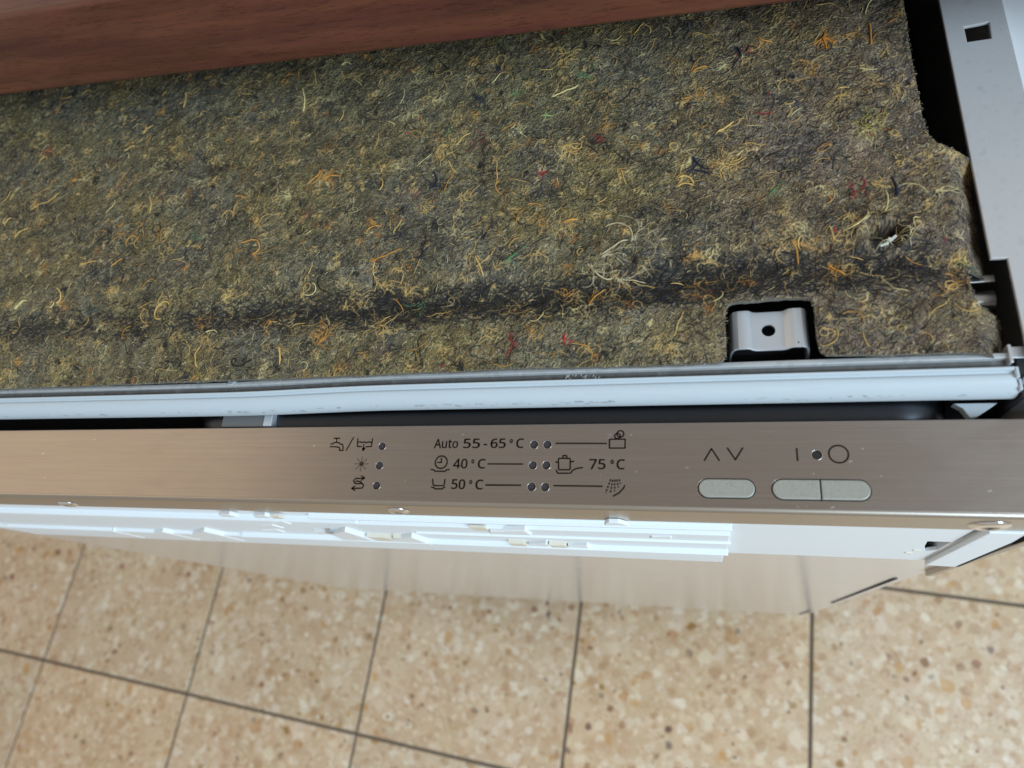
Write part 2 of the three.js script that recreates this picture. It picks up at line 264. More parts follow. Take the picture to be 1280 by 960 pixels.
function feltMat() {
  const step = 0.00085, x0 = -0.282, z0 = -0.40, nx = Math.ceil((0.2805 - x0) / step), nzr = Math.ceil((-0.0445 - z0) / step);
  const keep = new Uint8Array(nx * nzr), P = [], U = [], I = [], id = new Int32Array((nx + 1) * (nzr + 1)).fill(-1);
  for (let j = 0; j < nzr; j++) for (let i = 0; i < nx; i++) keep[j * nx + i] = inside(x0 + (i + 0.5) * step, z0 + (j + 0.5) * step) ? 1 : 0;
  const at = (i, j) => (i < 0 || j < 0 || i >= nx || j >= nzr ? 0 : keep[j * nx + i]);
  const vert = (i, j) => {
    const k = j * (nx + 1) + i;
    if (id[k] < 0) {
      let x = x0 + i * step, z = z0 + j * step;
      const edge = at(i, j) + at(i - 1, j) + at(i, j - 1) + at(i - 1, j - 1) < 4 && j > 0;
      if (edge) { const q = nearest(x, z); if (q[2] < 2.2 * step) { x = q[0] + 0.0001 * nz(x * 500, z * 500, 31); z = q[1] + 0.00016 * nz(x * 300, z * 500, 33); } }
      id[k] = P.length / 3; P.push(x, feltHeight(x, z) - (edge ? 0.0002 : 0), z); U.push((x - FX0) * FS / FW, 1 - (z - FZ0) * FS / FH);
    }
    return id[k];
  };
  const rimE = [];
  for (let j = 0; j < nzr; j++) for (let i = 0; i < nx; i++) if (keep[j * nx + i]) {
    const a = vert(i, j), b = vert(i + 1, j), c = vert(i, j + 1), d = vert(i + 1, j + 1);
    I.push(a, c, b, b, c, d);
    if (!at(i, j + 1)) rimE.push([c, d]); if (!at(i, j - 1)) rimE.push([b, a]); if (!at(i - 1, j)) rimE.push([a, c]); if (!at(i + 1, j)) rimE.push([d, b]);
  }
  const top = new THREE.BufferGeometry();
  top.setAttribute('position', new THREE.Float32BufferAttribute(P, 3)); top.setAttribute('uv', new THREE.Float32BufferAttribute(U, 2)); top.setIndex(I); top.computeVertexNormals();
  const E = [];
  for (const [a, b] of rimE) {
    const A = P.slice(3 * a, 3 * a + 3), B = P.slice(3 * b, 3 * b + 3), h = 0.0018;
    E.push(...A, A[0], A[1] - h, A[2], ...B, ...B, A[0], A[1] - h, A[2], B[0], B[1] - h, B[2]);
  }
  const side = new THREE.BufferGeometry(); side.setAttribute('position', new THREE.Float32BufferAttribute(E, 3)); side.computeVertexNormals();
  return [top, side, rimE.map(([a]) => P.slice(3 * a, 3 * a + 3))];
}
const [feltTop, feltSide, rimPoints] = feltMat();
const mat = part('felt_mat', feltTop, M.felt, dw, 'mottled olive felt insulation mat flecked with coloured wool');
part('cut_edge', feltSide, M.feltEdge, mat);
// loose threads of wool lying on the felt: thin tubes joined into one
function threadGeometry(list) {
  const P = [], N = [], C = [], I = [];
  for (const { pts, r, col } of list) {
    const n = pts.length, base = P.length / 3, K = 4;
    for (let i = 0; i < n; i++) {
      const a = pts[Math.max(0, i - 1)], b = pts[Math.min(n - 1, i + 1)], d = V(b[0] - a[0], b[1] - a[1], b[2] - a[2]).normalize(), s = V(0, 1, 0).cross(d).normalize(), u = d.clone().cross(s), q = r * (i === 0 || i === n - 1 ? 0.35 : 1) * (0.8 + 0.4 * Math.abs(Math.sin(i * 2.3 + base)));
      for (let k = 0; k < K; k++) { const t = k / K * 6.283, nv = s.clone().multiplyScalar(Math.cos(t)).addScaledVector(u, Math.sin(t)); P.push(pts[i][0] + nv.x * q, pts[i][1] + nv.y * q, pts[i][2] + nv.z * q); N.push(nv.x, nv.y, nv.z); C.push(...col); }
      if (i) for (let k = 0; k < K; k++) { const A = base + (i - 1) * K + k, B = base + (i - 1) * K + (k + 1) % K; I.push(A, B, A + K, B, B + K, A + K); }
    }
  }
  const g = new THREE.BufferGeometry();
  g.setAttribute('position', new THREE.Float32BufferAttribute(P, 3)); g.setAttribute('normal', new THREE.Float32BufferAttribute(N, 3)); g.setAttribute('color', new THREE.Float32BufferAttribute(C, 3)); g.setIndex(I); return g;
}
const colour = (c, j = 0.12) => { const k = 1 + rr(-j, j), q = new THREE.Color().setRGB(Math.min(1, c[0] / 255 * k), Math.min(1, c[1] / 255 * k), Math.min(1, c[2] / 255 * k), THREE.SRGBColorSpace); return [q.r, q.g, q.b]; };
{
  const list = [];
  const lay = (x, z, len, ang, curl, r, col, lift = 0.0002, arch = 0) => {
    const n = Math.max(4, Math.round(len / 0.0011)), st = len / n, pts = []; let t = ang, dt = rr(-curl, curl);
    for (let i = 0; i <= n; i++) { if (!inside(x, z)) break; pts.push([x, feltHeight(x, z) + lift + arch * Math.sin(Math.PI * i / n), z]); dt += rr(-curl, curl) * 0.5; dt *= 0.85; t += dt; x += Math.cos(t) * st; z += Math.sin(t) * st; }
    if (pts.length > 3) list.push({ pts, r, col: colour(col) });
  };
  for (const [mx, mz, len, ang, k] of threads) {
    const a = -ang * Math.PI / 180, w = k === 'w' || k === 'p' || k === 'l';
    const n = k === 'c' ? 6 : k === 'r' || k === 'R' ? 3 : k === 'y' ? 3 : 1;
    for (let i = 0; i < n; i++) lay(mx / 1000 + rr(-0.0012, 0.0012) * (n > 2 ? 2 : 0.6), mz / 1000 + rr(-0.0012, 0.0012) * (n > 2 ? 2 : 0.6), len / 1000 * rr(0.6, 1.05), n > 2 ? rnd() * 7 : a + rr(-0.2, 0.2), k === 'l' ? 0.12 : n > 2 ? 0.7 : 0.34, n > 2 ? rr(0.0001, 0.00022) : rr(0.0002, 0.00036), DYE[k], 0.00006, w ? 0.0014 * rnd() : 0.0003 * rnd());
  }
  for (let i = 0; i < 260; i++) {
    const u = rnd(), k = u < 0.40 ? 't' : u < 0.56 ? 'o' : u < 0.68 ? 'p' : u < 0.86 ? 'd' : u < 0.93 ? 'n' : pick(['w', 'r', 'b', 'l']);
    lay(rr(-0.2, 0.268), rr(-0.225, -0.047), rr(0.003, 0.011), rnd() * 7, 0.55, rr(0.00008, 0.00026), DYE[k], 0.00006, rr(0, 0.0003));
  }
  for (let i = 0; i < 2000; i++) lay(rr(-0.2, 0.272), rr(-0.225, -0.0465), rr(0.0015, 0.005), rnd() * 7, 0.6, rr(0.00004, 0.00011), pick([[176, 160, 112], [122, 116, 90], [50, 48, 40], [196, 172, 112], [22, 22, 22], [94, 88, 68], [206, 192, 150]]), 0.00008, rr(0, 0.0003));
  // fibres round the torn hole
  for (let i = 0; i < 22; i++) { const t = rnd() * 7; lay(0.2475 + Math.cos(t) * 0.0085, -0.0905 + Math.sin(t) * 0.005, rr(0.003, 0.008), t + 3.14 + rr(-1.2, 1.2), 0.5, rr(0.00006, 0.00018), pick([DYE.p, DYE.t, DYE.w, [96, 84, 60]]), 0.0005, rr(0, 0.0025)); }
  // fringe of short hairs at the cut edges
  for (const q of rimPoints) {
    if (q[0] < -0.2 || q[2] < -0.2) continue;
    for (let k = 0; k < 1; k++) {
      const t = rnd() * 7, l = rr(0.0002, 0.0010), pts = [];
      for (let i = 0; i <= 3; i++) pts.push([q[0] + Math.cos(t) * l * i / 3, q[1] - 0.0002 + 0.0003 * Math.sin(i), q[2] + Math.sin(t) * l * i / 3 + rr(-0.0001, 0.0001)]);
      list.push({ pts, r: rr(0.00004, 0.00009), col: colour(pick([[176, 168, 150], [150, 140, 118], [120, 108, 86], [190, 184, 170]])) });
    }
  }
  M.wool = std({ vertexColors: true, roughness: 1 });
  const th = part('loose_threads', threadGeometry(list), M.wool, mat); th.userData.kind = 'stuff';
  // pale scrap caught in the torn hole
  const sc = [];
  for (let i = 0; i < 5; i++) sc.push(box(-rr(0.0008, 0.0017), rr(0.0008, 0.0017), -0.0003, 0.0003, -rr(0.0002, 0.0006), rr(0.0002, 0.0005), 0.0002).rotateX(rr(-0.5, 0.5)).rotateZ(rr(-0.4, 0.4)).rotateY(0.55 + rr(-0.5, 0.5)).translate(0.2462 + i * 0.0007, 0.7846 + i * 0.00012, -0.0858 - i * 0.0004));
  part('white_scrap', merge(sc), std({ color: lin(0.50, 0.50, 0.45), roughness: 0.9 }), mat, 'small white scrap at the torn hole');
}

// ---- steel bracket standing in the cut-out
{
  const prof = [[0.1968, 0.7665], [0.1970, 0.7755], [0.1974, 0.7785], [0.1984, 0.7803], [0.1999, 0.7811], [0.2028, 0.7812], [0.2039, 0.7808], [0.2046, 0.7799], [0.2053, 0.7795], [0.2062, 0.7793], [0.2138, 0.7793], [0.2146, 0.7796], [0.2153, 0.7803], [0.2162, 0.7811], [0.2176, 0.7814], [0.2200, 0.7812], [0.2213, 0.7804], [0.2221, 0.7785], [0.2226, 0.7745], [0.2232, 0.7665]];
  const outer = prof.map(([x, y]) => new THREE.Vector2(x, y)), inn = prof.map(([x, y], i) => { const a = prof[Math.max(0, i - 1)], b = prof[Math.min(prof.length - 1, i + 1)], dx = b[0] - a[0], dy = b[1] - a[1], l = Math.hypot(dx, dy); return new THREE.Vector2(x + dy / l * 0.0009, y - dx / l * 0.0009); }).reverse();
  const g = new THREE.ExtrudeGeometry(new THREE.Shape([...outer, ...inn]), { depth: 0.0138, bevelEnabled: true, bevelThickness: 0.0002, bevelSize: 0.0002, bevelOffset: -0.0002, bevelSegments: 1 }).translate(0, 0, -0.0660);
  const ev = new Evaluator(), a = new Brush(g), b = new Brush(new THREE.CylinderGeometry(0.0022, 0.0022, 0.01, 32).translate(0.2097, 0.7795, -0.0592));
  a.updateMatrixWorld(); b.updateMatrixWorld();
  const cut = ev.evaluate(a, b, SUBTRACTION).geometry;
  cut.clearGroups();
  const br = part('bracket', toCreasedNormals(cut, 0.6), M.bracket, dw, 'bright steel bracket with a round hole');
  part('dark_recess', box(0.1945, 0.2245, 0.752, 0.7655, -0.0685, -0.0565), M.dark, dw);
  part('fixing_speck', new THREE.CylinderGeometry(0.00022, 0.00022, 0.0004, 10).translate(0.2185, 0.7814, -0.0535), M.dark, br);
}
// ---- metal pin in the side notch
{
  part('pin', merge(new THREE.CylinderGeometry(0.0034, 0.0034, 0.011, 28).rotateZ(Math.PI / 2).translate(0.2758, 0.7660, -0.0725), box(0.2715, 0.2808, 0.7715, 0.7725, -0.0788, -0.0762, 0.0003)), M.galv, dw, 'steel pin in the notch of the side flange');
}

// ---- top rail and white seal
const bend = (x) => -0.0002 + 0.0008 * (1 - sstep(x, -0.004, 0.078)) * (0.65 + 0.35 * sstep(x, -0.14, 0.0)) + 0.0004 * (1 - sstep(x, 0.004, 0.068));
{
  const rail = new THREE.Group(); rail.name = 'top_rail'; dw.add(rail);
  const ledge = (y) => [[0.768, -0.0478], [y - 0.0003, -0.0477], [y, -0.0474], [y, -0.0461], [y - 0.0003, -0.0458], [0.7772, -0.0457]];
  part('rail_ledge', merge(sweepX(ledge(0.7802), 0.0030, 0.2776, 60, bend), sweepX(ledge(0.7798), -0.29, 0.0030, 40, bend)), M.railLight, rail);
  part('rail_groove', sweepX([[0.7784, -0.0457], [0.7777, -0.0452], [0.7772, -0.0440], [0.7768, -0.0431]], -0.29, 0.2776, 80, bend), M.railDark, rail);
  part('rail_end', merge(box(0.2768, 0.2778, 0.770, 0.7812, -0.0502, -0.0443, 0.0003), box(0.2776, 0.2838, 0.7765, 0.7773, -0.0510, -0.0472, 0.0003)), M.bracket, rail);
  part('rail_clip', merge(box(0.0005, 0.0030, 0.7792, 0.7806, -0.0478, -0.0452, 0.0003), box(0.0034, 0.0042, 0.7790, 0.7812, -0.0474, -0.0458, 0.0002)), M.bracket, rail);
  // chipped paint flakes on the groove
  const fk = []; for (let i = 0; i < 15; i++) { const x = 0.141 + Math.pow(rnd(), 1.3) * 0.012 * (i % 3 ? 1 : 1.15); fk.push(box(-rr(0.0002, 0.0006), rr(0.0002, 0.0006), 0, 0.0002, -rr(0.0001, 0.0003), rr(0.0001, 0.0003)).rotateY(rnd() * 3).translate(x, 0.7783 - rr(0, 0.0003), -0.0452 + rr(-0.0006, 0.0010))); }
  const f = part('paint_flakes', merge(fk), std({ color: lin(0.42, 0.42, 0.41), roughness: 0.8 }), rail); f.userData.kind = 'stuff';

  const sc = canvas(2048, 64), g = sc.getContext('2d');
  g.fillStyle = '#bac5cd'; g.fillRect(0, 0, 2048, 64);
  for (let i = 0; i < 700; i++) { const d = rnd() < 0.6 ? 120 : 255; g.fillStyle = `rgba(${d},${d},${d},${rr(0.01, 0.03)})`; g.fillRect(rr(0, 2048), rr(0, 64), rr(2, 50), rr(0.6, 2)); }
  for (let i = 0; i < 520; i++) { const x = rr(0, 2048), near = Math.abs(nz(x * 0.012, 1)) * 2; if (rnd() > 0.05 + near * 0.7) continue; g.fillStyle = `rgba(40,38,34,${rr(0.06, 0.4)})`; g.beginPath(); g.ellipse(x, 64 - (17 - Math.abs(rr(-4, 4) + rr(-3, 3)) * 0.8), rr(0.6, 6), rr(0.2, 0.7), rr(-0.2, 0.2), 0, 7); g.fill(); }
  const st = tex(sc, true, false);
  const prof = [];
  prof.push([0.7680, -0.0435], [0.7778, -0.0436], [0.7793, -0.0435], [0.7797, -0.0432], [0.7796, -0.0428], [0.7791, -0.0425], [0.7782, -0.0424], [0.7778, -0.0420], [0.7777, -0.0416]);
  for (let k = 0; k <= 16; k++) { const t = lerp(1.56, -0.75, k / 16); prof.push([0.7716 + Math.sin(t) * 0.0066, -0.0414 + Math.cos(t) * 0.0052]); }
  const geo = sweepX(prof, -0.29, 0.2822, 160, bend, (x) => 0.00004 * nz(x * 25, 6));
  const p = geo.attributes.position;
  for (let i = 0; i < p.count; i++) {                                  // the right end is cut on a slant
    const x = p.getX(i), z = p.getZ(i), lim = 0.2782 + Math.max(0, (z + 0.0410)) * 0.42;
    if (x > lim) p.setX(i, lim + (x - lim) * 0.02);
  }
  geo.computeVertexNormals();
  const uv = geo.attributes.uv, L = prof.reduce((s, q, i) => s + (i ? Math.hypot(q[0] - prof[i - 1][0], q[1] - prof[i - 1][1]) : 0), 0);
  for (let i = 0; i < uv.count; i++) uv.setXY(i, uv.getX(i) / 0.577, 1 - uv.getY(i) / L);
  M.seal = new THREE.MeshPhysicalMaterial({ map: st, roughness: 0.45, specularIntensity: 0.5 });
  part('door_seal', geo, M.seal, dw, 'white rubber seal running along the front edge');
  part('seal_end', merge(box(0.2784, 0.2795, 0.7720, 0.7792, -0.0438, -0.0402, 0.0004), box(0.2795, 0.2806, 0.7705, 0.7770, -0.0408, -0.0370, 0.0005)), M.seal, dw);
  part('hinge_block', box(0.2808, 0.2955, 0.735, 0.7750, -0.0500, -0.0350, 0.0006), M.innerDark, dw);
  part('hinge_screw', new THREE.SphereGeometry(0.0024, 20, 12).scale(1, 0.4, 1).translate(0.2835, 0.7756, -0.0400), M.bracket, dw);
  part('corner_rubber', new THREE.ExtrudeGeometry(new THREE.Shape([new THREE.Vector2(0.2665, 0.0375), new THREE.Vector2(0.2685, 0.0362), new THREE.Vector2(0.2702, 0.0330), new THREE.Vector2(0.2718, 0.0333), new THREE.Vector2(0.2780, 0.0375)]), { depth: 0.003, bevelEnabled: true, bevelSize: 0.0003, bevelThickness: 0.0003, bevelSegments: 2 }).rotateX(-Math.PI / 2).translate(0, 0.7600, 0), M.seal, dw);
}
// ---- what shows in the gap behind the panel
{
  part('gap_floor', box(-0.29, 0.2960, 0.700, 0.7250, -0.0600, -0.0318), M.dark, dw);
  // the polished tub rim, rounded at its right end
  const rim = new THREE.CapsuleGeometry(1, 14, 12, 40).rotateZ(Math.PI / 2).scale(0.0185, 0.0105, 0.0170).translate(0.1185, 0.7530, -0.0405);
  part('tub_rim', rim, std({ color: lin(0.055, 0.06, 0.07), metalness: 1, roughness: 0.3 }), dw);
  const latch = new THREE.Group(); latch.name = 'latch_strip'; dw.add(latch);
  part('latch_plate', box(-0.0105, 0.0102, 0.735, 0.7655, -0.0430, -0.0319, 0.0004), std({ map: speckled('#77797b', 0.25, 3000, 512, 14), roughness: 0.6, metalness: 0.4 }), latch);
  part('latch_lip', box(0.0103, 0.0145, 0.735, 0.7662, -0.0430, -0.0319, 0.0005), M.bracket, latch);
  part('rail_support', merge(box(0.001, 0.017, 0.772, 0.7790, -0.0540, -0.0502, 0.0004), box(0.0174, 0.0215, 0.772, 0.7798, -0.0540, -0.0502, 0.0008), box(0.023, 0.034, 0.772, 0.7788, -0.0540, -0.0502, 0.0004)), M.galv, dw);
}

// ---- the control panel
const PX0 = -HW, PXT = -0.16, PW = 2048, PSC = PW / (HW - PXT), PH = Math.ceil(0.0316 * PSC);
const panelC = canvas(PW, PH), panelR = canvas(PW, PH);
{
  const g = panelC.getContext('2d'), S = PSC, X = (v) => (v - PXT) * S, Z = (v) => (v + 0.0314) * S;
  g.fillStyle = '#a9a19a'; g.fillRect(0, 0, PW, PH);
  for (let i = 0; i < 5200; i++) { const v = rnd() < 0.5 ? 130 : 225; g.fillStyle = `rgba(${v},${v - 4},${v - 8},${rr(0.01, 0.04)})`; g.fillRect(rr(-200, PW), rr(0, PH), rr(30, 420), rr(0.5, 1.2)); }
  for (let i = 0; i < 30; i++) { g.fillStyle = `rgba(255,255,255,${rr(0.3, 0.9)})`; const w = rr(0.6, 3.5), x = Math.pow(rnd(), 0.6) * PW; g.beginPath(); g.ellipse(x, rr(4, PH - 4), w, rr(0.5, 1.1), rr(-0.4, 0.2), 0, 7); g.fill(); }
  g.strokeStyle = g.fillStyle = '#0b0706'; g.lineJoin = g.lineCap = 'round'; g.lineWidth = 0.00040 * S;
  const u = (v) => v / 10000;
  const lines = [[455,-262,481,-261],[467,-262,469,-245],[444,-238,455,-239,460,-245,479,-244,486,-238,497,-236,502,-225,503,-212],[444,-227,472,-226,484,-224,488,-220,488,-211,503,-211],[541,-264,518,-212],[561,-259,562,-243,564,-228,581,-227],[625,-259,625,-230,624,-227,602,-226],[562,-244,573,-247,582,-243,590,-246,601,-243,611,-246,623,-243],[591,-235,592,-220],
    [613,-100,578,-99,570,-90,576,-81,585,-78,608,-80,616,-73,613,-63,603,-61,572,-60],[580,-87,586,-89,602,-86,605,-81],[601,-109,616,-101,603,-92],[579,-69,567,-60,582,-52],[923,-180,925,-164,910,-164],[886,-136,897,-135,903,-130,944,-130,949,-136,959,-136],[897,-99,901,-80,906,-75,942,-76,946,-80,946,-99],[896,-69,905,-68,910,-63,940,-63,944,-69,950,-70],
    [1361,-237,1544,-236],[1109,-159,1241,-159],[1107,-80,1239,-81],[1361,-81,1533,-81],[1555,-251,1610,-251,1610,-219,1555,-219,1555,-251],[1375,-181,1414,-181,1416,-178,1417,-142,1414,-139,1378,-139,1375,-141,1373,-178,1375,-181],[1389,-183,1389,-191,1402,-191,1404,-183],[1364,-168,1373,-166],[1417,-168,1429,-170],[1367,-137,1373,-126,1420,-127,1426,-137,1439,-144,1461,-147],[1610,-84,1607,-76,1591,-58,1580,-52,1572,-47],
    [1878,-175,1902,-216,1926,-175],[1954,-218,1978,-177,2003,-218],[2172,-216,2172,-175]];
  for (const l of lines) { g.beginPath(); for (let i = 0; i < l.length; i += 2) g.lineTo(X(u(l[i])), Z(u(l[i + 1]))); g.stroke(); }
  for (const [a, b, r] of [[593, -157, 5], [924, -165, 24], [1583, -263, 10], [1593, -271, 12], [2297, -197, 29]]) { g.beginPath(); g.arc(X(u(a)), Z(u(b)), u(r) * S, 0, 7); g.stroke(); }
  g.fillStyle = '#0b0706'; g.beginPath(); g.moveTo(X(0.0583), Z(-0.0222)); g.lineTo(X(0.0601), Z(-0.0222)); g.lineTo(X(0.0592), Z(-0.0207)); g.fill();
  for (let k = 0; k < 8; k++) for (let q = 0; q < 3; q++) { const t = k * Math.PI / 4, r = 0.00105 + q * 0.00082; g.beginPath(); g.arc(X(0.0593 + Math.cos(t) * r), Z(-0.0157 + Math.sin(t) * r), 0.00019 * S, 0, 7); g.fill(); }
  g.lineCap = 'butt';
  for (const [a, b, c, d] of [[1562,-106,1545,-57],[1569,-104,1561,-55],[1576,-105,1576,-64],[1583,-105,1589,-77],[1591,-106,1596,-90]]) { g.setLineDash([0.00075 * S, 0.0005 * S]); g.beginPath(); g.moveTo(X(u(a)), Z(u(b))); g.lineTo(X(u(c)), Z(u(d))); g.stroke(); }
  g.setLineDash([]);
  g.textBaseline = 'alphabetic';
  function word(s, x0, x1, z, cap = 0.0035) {
    g.font = `${cap / 0.714 * S}px sans-serif`; const w = g.measureText(s).width;
    g.save(); g.translate(X(x0), Z(z)); g.scale((X(x1) - X(x0)) / w, 1); g.fillText(s, 0, 0); g.lineWidth = 0.00011 * S; g.strokeText(s, 0, 0); g.restore();
  }
  for (const [t, x0, x1, z] of [['Auto', 0.0888, 0.0986, -0.0219], ['55', 0.1002, 0.1074, -0.0219], ['-', 0.1084, 0.1101, -0.0219], ['65', 0.1110, 0.1174, -0.0219], ['°', 0.1184, 0.1200, -0.0219], ['C', 0.1209, 0.1241, -0.0219],
    ['40', 0.0973, 0.1031, -0.0141], ['°', 0.1042, 0.1057, -0.0141], ['C', 0.1067, 0.1100, -0.0141], ['50', 0.0971, 0.1030, -0.0063], ['°', 0.1041, 0.1056, -0.0063], ['C', 0.1065, 0.1098, -0.0063],
    ['75', 0.1483, 0.1545, -0.0141], ['°', 0.1558, 0.1574, -0.0141], ['C', 0.1579, 0.1611, -0.0141]]) word(t, x0, x1, z);
}
{
  const map = tex(panelC);
  const rg = panelR.getContext('2d'); rg.fillStyle = '#8f8f8f'; rg.fillRect(0, 0, PW, PH);
  for (let i = 0; i < 240; i++) { const v = rnd() < 0.6 ? 190 : 110, x = rr(0, PW), y = rr(0, PH), w = rr(10, 90); rg.fillStyle = `rgba(${v},${v},${v},${rr(0.03, 0.12)})`; rg.beginPath(); rg.ellipse(x, y, w, rr(4, 22), rr(-0.7, 0.7), 0, 7); rg.fill(); }
  for (let f = 0; f < 9; f++) { const x = rr(0.4, 1) * PW, y = rr(20, PH - 20), a = rnd() * 3; rg.strokeStyle = 'rgba(215,215,215,0.25)'; rg.lineWidth = 1; for (let k = 1; k < 11; k++) { rg.beginPath(); rg.ellipse(x, y, k * 3.4, k * 2.3, a, 0.2, 5.6); rg.stroke(); } }
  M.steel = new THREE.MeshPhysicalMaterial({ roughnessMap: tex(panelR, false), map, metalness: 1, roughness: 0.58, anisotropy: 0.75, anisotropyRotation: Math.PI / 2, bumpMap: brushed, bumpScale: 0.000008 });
  M.steelPlain = new THREE.MeshPhysicalMaterial({ color: lin(0.47, 0.44, 0.40), metalness: 1, roughness: 0.33 });
  const panel = new THREE.Group(); panel.name = 'control_panel'; dw.add(panel); panel.userData.label = 'brushed steel control panel on the top edge of the door';
  const stadium = (x0, x1, z0, z1, S) => { const r = (z1 - z0) / 2, zc = -(z0 + z1) / 2; S.moveTo(x0 + r, zc - r); S.lineTo(x1 - r, zc - r); S.absarc(x1 - r, zc, r, -Math.PI / 2, Math.PI / 2, false); S.lineTo(x0 + r, zc + r); S.absarc(x0 + r, zc, r, Math.PI / 2, Math.PI * 1.5, false); return S; };
  const sh = new THREE.Shape([new THREE.Vector2(-HW, 0.0016), new THREE.Vector2(HW, 0.0016), new THREE.Vector2(HW, 0.0310), new THREE.Vector2(-HW, 0.0310)]);
  const leds = [];
  for (const z of [-0.0228, -0.0151, -0.0073]) leds.push([0.0671, z, 0.00158]);
  for (const z of [-0.0232, -0.0155, -0.0076]) leds.push([0.1280, z, 0.00158], [0.1330, z, 0.00158]);
  leds.push([0.2232, -0.0194, 0.00165]);
  for (const [x, z, r] of leds) { const h = new THREE.Path(); h.absarc(x, -z, r, 0, Math.PI * 2, true); sh.holes.push(h); }
  sh.holes.push(stadium(0.1854, 0.2038, -0.0113, -0.0046, new THREE.Path()), stadium(0.2086, 0.2382, -0.0114, -0.0044, new THREE.Path()));
  const top = new THREE.ExtrudeGeometry(sh, { depth: 0.0009, bevelEnabled: true, bevelThickness: 0.00018, bevelSize: 0.00018, bevelOffset: -0.00018, bevelSegments: 2, curveSegments: 24 }).rotateX(-Math.PI / 2).translate(0, 0.76592, 0);
  const p = top.attributes.position, uv = top.attributes.uv;
  for (let i = 0; i < uv.count; i++) uv.setXY(i, (p.getX(i) - PXT) / (HW - PXT), 1 - (p.getZ(i) + 0.0314) / 0.0316);
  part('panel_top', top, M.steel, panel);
  // the front fold and the lip below it
  const pr = [[0.7664, -0.0030], [0.76698, -0.0016]]; for (let k = 0; k <= 8; k++) { const t = Math.PI / 2 * (1 - k / 8); pr.push([0.7654 + Math.sin(t) * 0.0016, -0.0016 + Math.cos(t) * 0.0016]); }
  pr.push([0.7600, 0], [0.7460, 0], [0.7453, -0.0003], [0.7452, -0.0012]);
  const lip = sweepX(pr, -HW, HW, 8), lu = lip.attributes.uv;
  for (let i = 0; i < lu.count; i++) lu.setXY(i, lu.getX(i), lu.getY(i));
  part('front_lip', lip, new THREE.MeshPhysicalMaterial({ color: lin(0.50, 0.46, 0.41), metalness: 1, roughness: 0.36, bumpMap: brushed, bumpScale: 0.00003 }), panel);
  part('panel_back_fold', box(-HW, HW, 0.7440, 0.7655, -0.0316, -0.0304, 0.0004), M.steelPlain, panel);
  part('panel_side', box(HW - 0.0010, HW - 0.0001, 0.7440, 0.7655, -0.0300, -0.0018), M.steelPlain, panel);
  part('panel_inside', box(-HW + 0.002, HW - 0.002, 0.7460, 0.7625, -0.0295, -0.0022), M.dark, panel);
  for (const [x, z, r] of leds) {
    const led = part('indicator_light', new THREE.CylinderGeometry(r * 0.97, r * 0.97, 0.003, 28).translate(x, 0.76475, z), r > 0.0016 ? M.lensDark : M.lens, panel);
    part('indicator_ring', new THREE.TorusGeometry(r * 1.01, 0.00006, 8, 36).rotateX(Math.PI / 2).translate(x, 0.76701, z), M.rim, panel);
  }
  function button(x0, x1, z0, z1, left, right) {
    const r = (z1 - z0) / 2, zc = -(z0 + z1) / 2, S = new THREE.Shape();
    if (right) { S.moveTo(x0 + (left ? r : 0), zc - r); S.lineTo(x1 - r, zc - r); S.absarc(x1 - r, zc, r, -Math.PI / 2, Math.PI / 2, false); } else { S.moveTo(x0 + r, zc - r); S.lineTo(x1, zc - r); S.lineTo(x1, zc + r); }
    if (left) { S.lineTo(x0 + r, zc + r); S.absarc(x0 + r, zc, r, Math.PI / 2, Math.PI * 1.5, false); } else { S.lineTo(x0, zc + r); S.lineTo(x0, zc - r); }
    return new THREE.ExtrudeGeometry(S, { depth: 0.0040, bevelEnabled: true, bevelThickness: 0.0004, bevelSize: 0.0004, bevelOffset: -0.0004, bevelSegments: 3, curveSegments: 20 }).rotateX(-Math.PI / 2).translate(0, 0.7633, 0);
  }
  M.button.map = speckled('#a9aaa2', 0.03, 9000, 512, 40); M.button.color.setRGB(1, 1, 1);
  part('button', button(0.1857, 0.2035, -0.0110, -0.0049, true, true), M.button, panel, 'grey rocker button under the two arrow marks');
  part('button', button(0.2089, 0.2232, -0.0111, -0.0047, true, false), M.button, panel, 'grey button under the stroke mark');
  part('button', button(0.2236, 0.2379, -0.0111, -0.0047, false, true), M.button, panel, 'grey button under the circle mark');
  for (const [x, y, r] of [[-0.0938, 0.7535, 0.0042], [0.0727, 0.7568, 0.0042], [0.2728, 0.7560, 0.0058]]) {
    const pts = [[0.0001, 0.0006], [r * 0.36, 0.0006], [r * 0.42, 0.0013], [r * 0.75, 0.0012], [r * 0.95, 0.0006], [r, 0.0001]].map(([a, b]) => new THREE.Vector2(a, b));
    const head = new THREE.LatheGeometry(pts, 28).rotateX(Math.PI / 2).translate(x, y, 0);
    const sc = part('screw', head, M.screw, panel);
    part('screw_slot', merge(box(-r * 0.3, r * 0.3, -r * 0.06, r * 0.06, -0.0004, 0.00012).rotateZ(0.5).translate(x, y, 0.0009), box(-r * 0.06, r * 0.06, -r * 0.3, r * 0.3, -0.00035, 0.00010).rotateZ(0.5).translate(x, y, 0.0009)), M.innerDark, panel);
  }
}

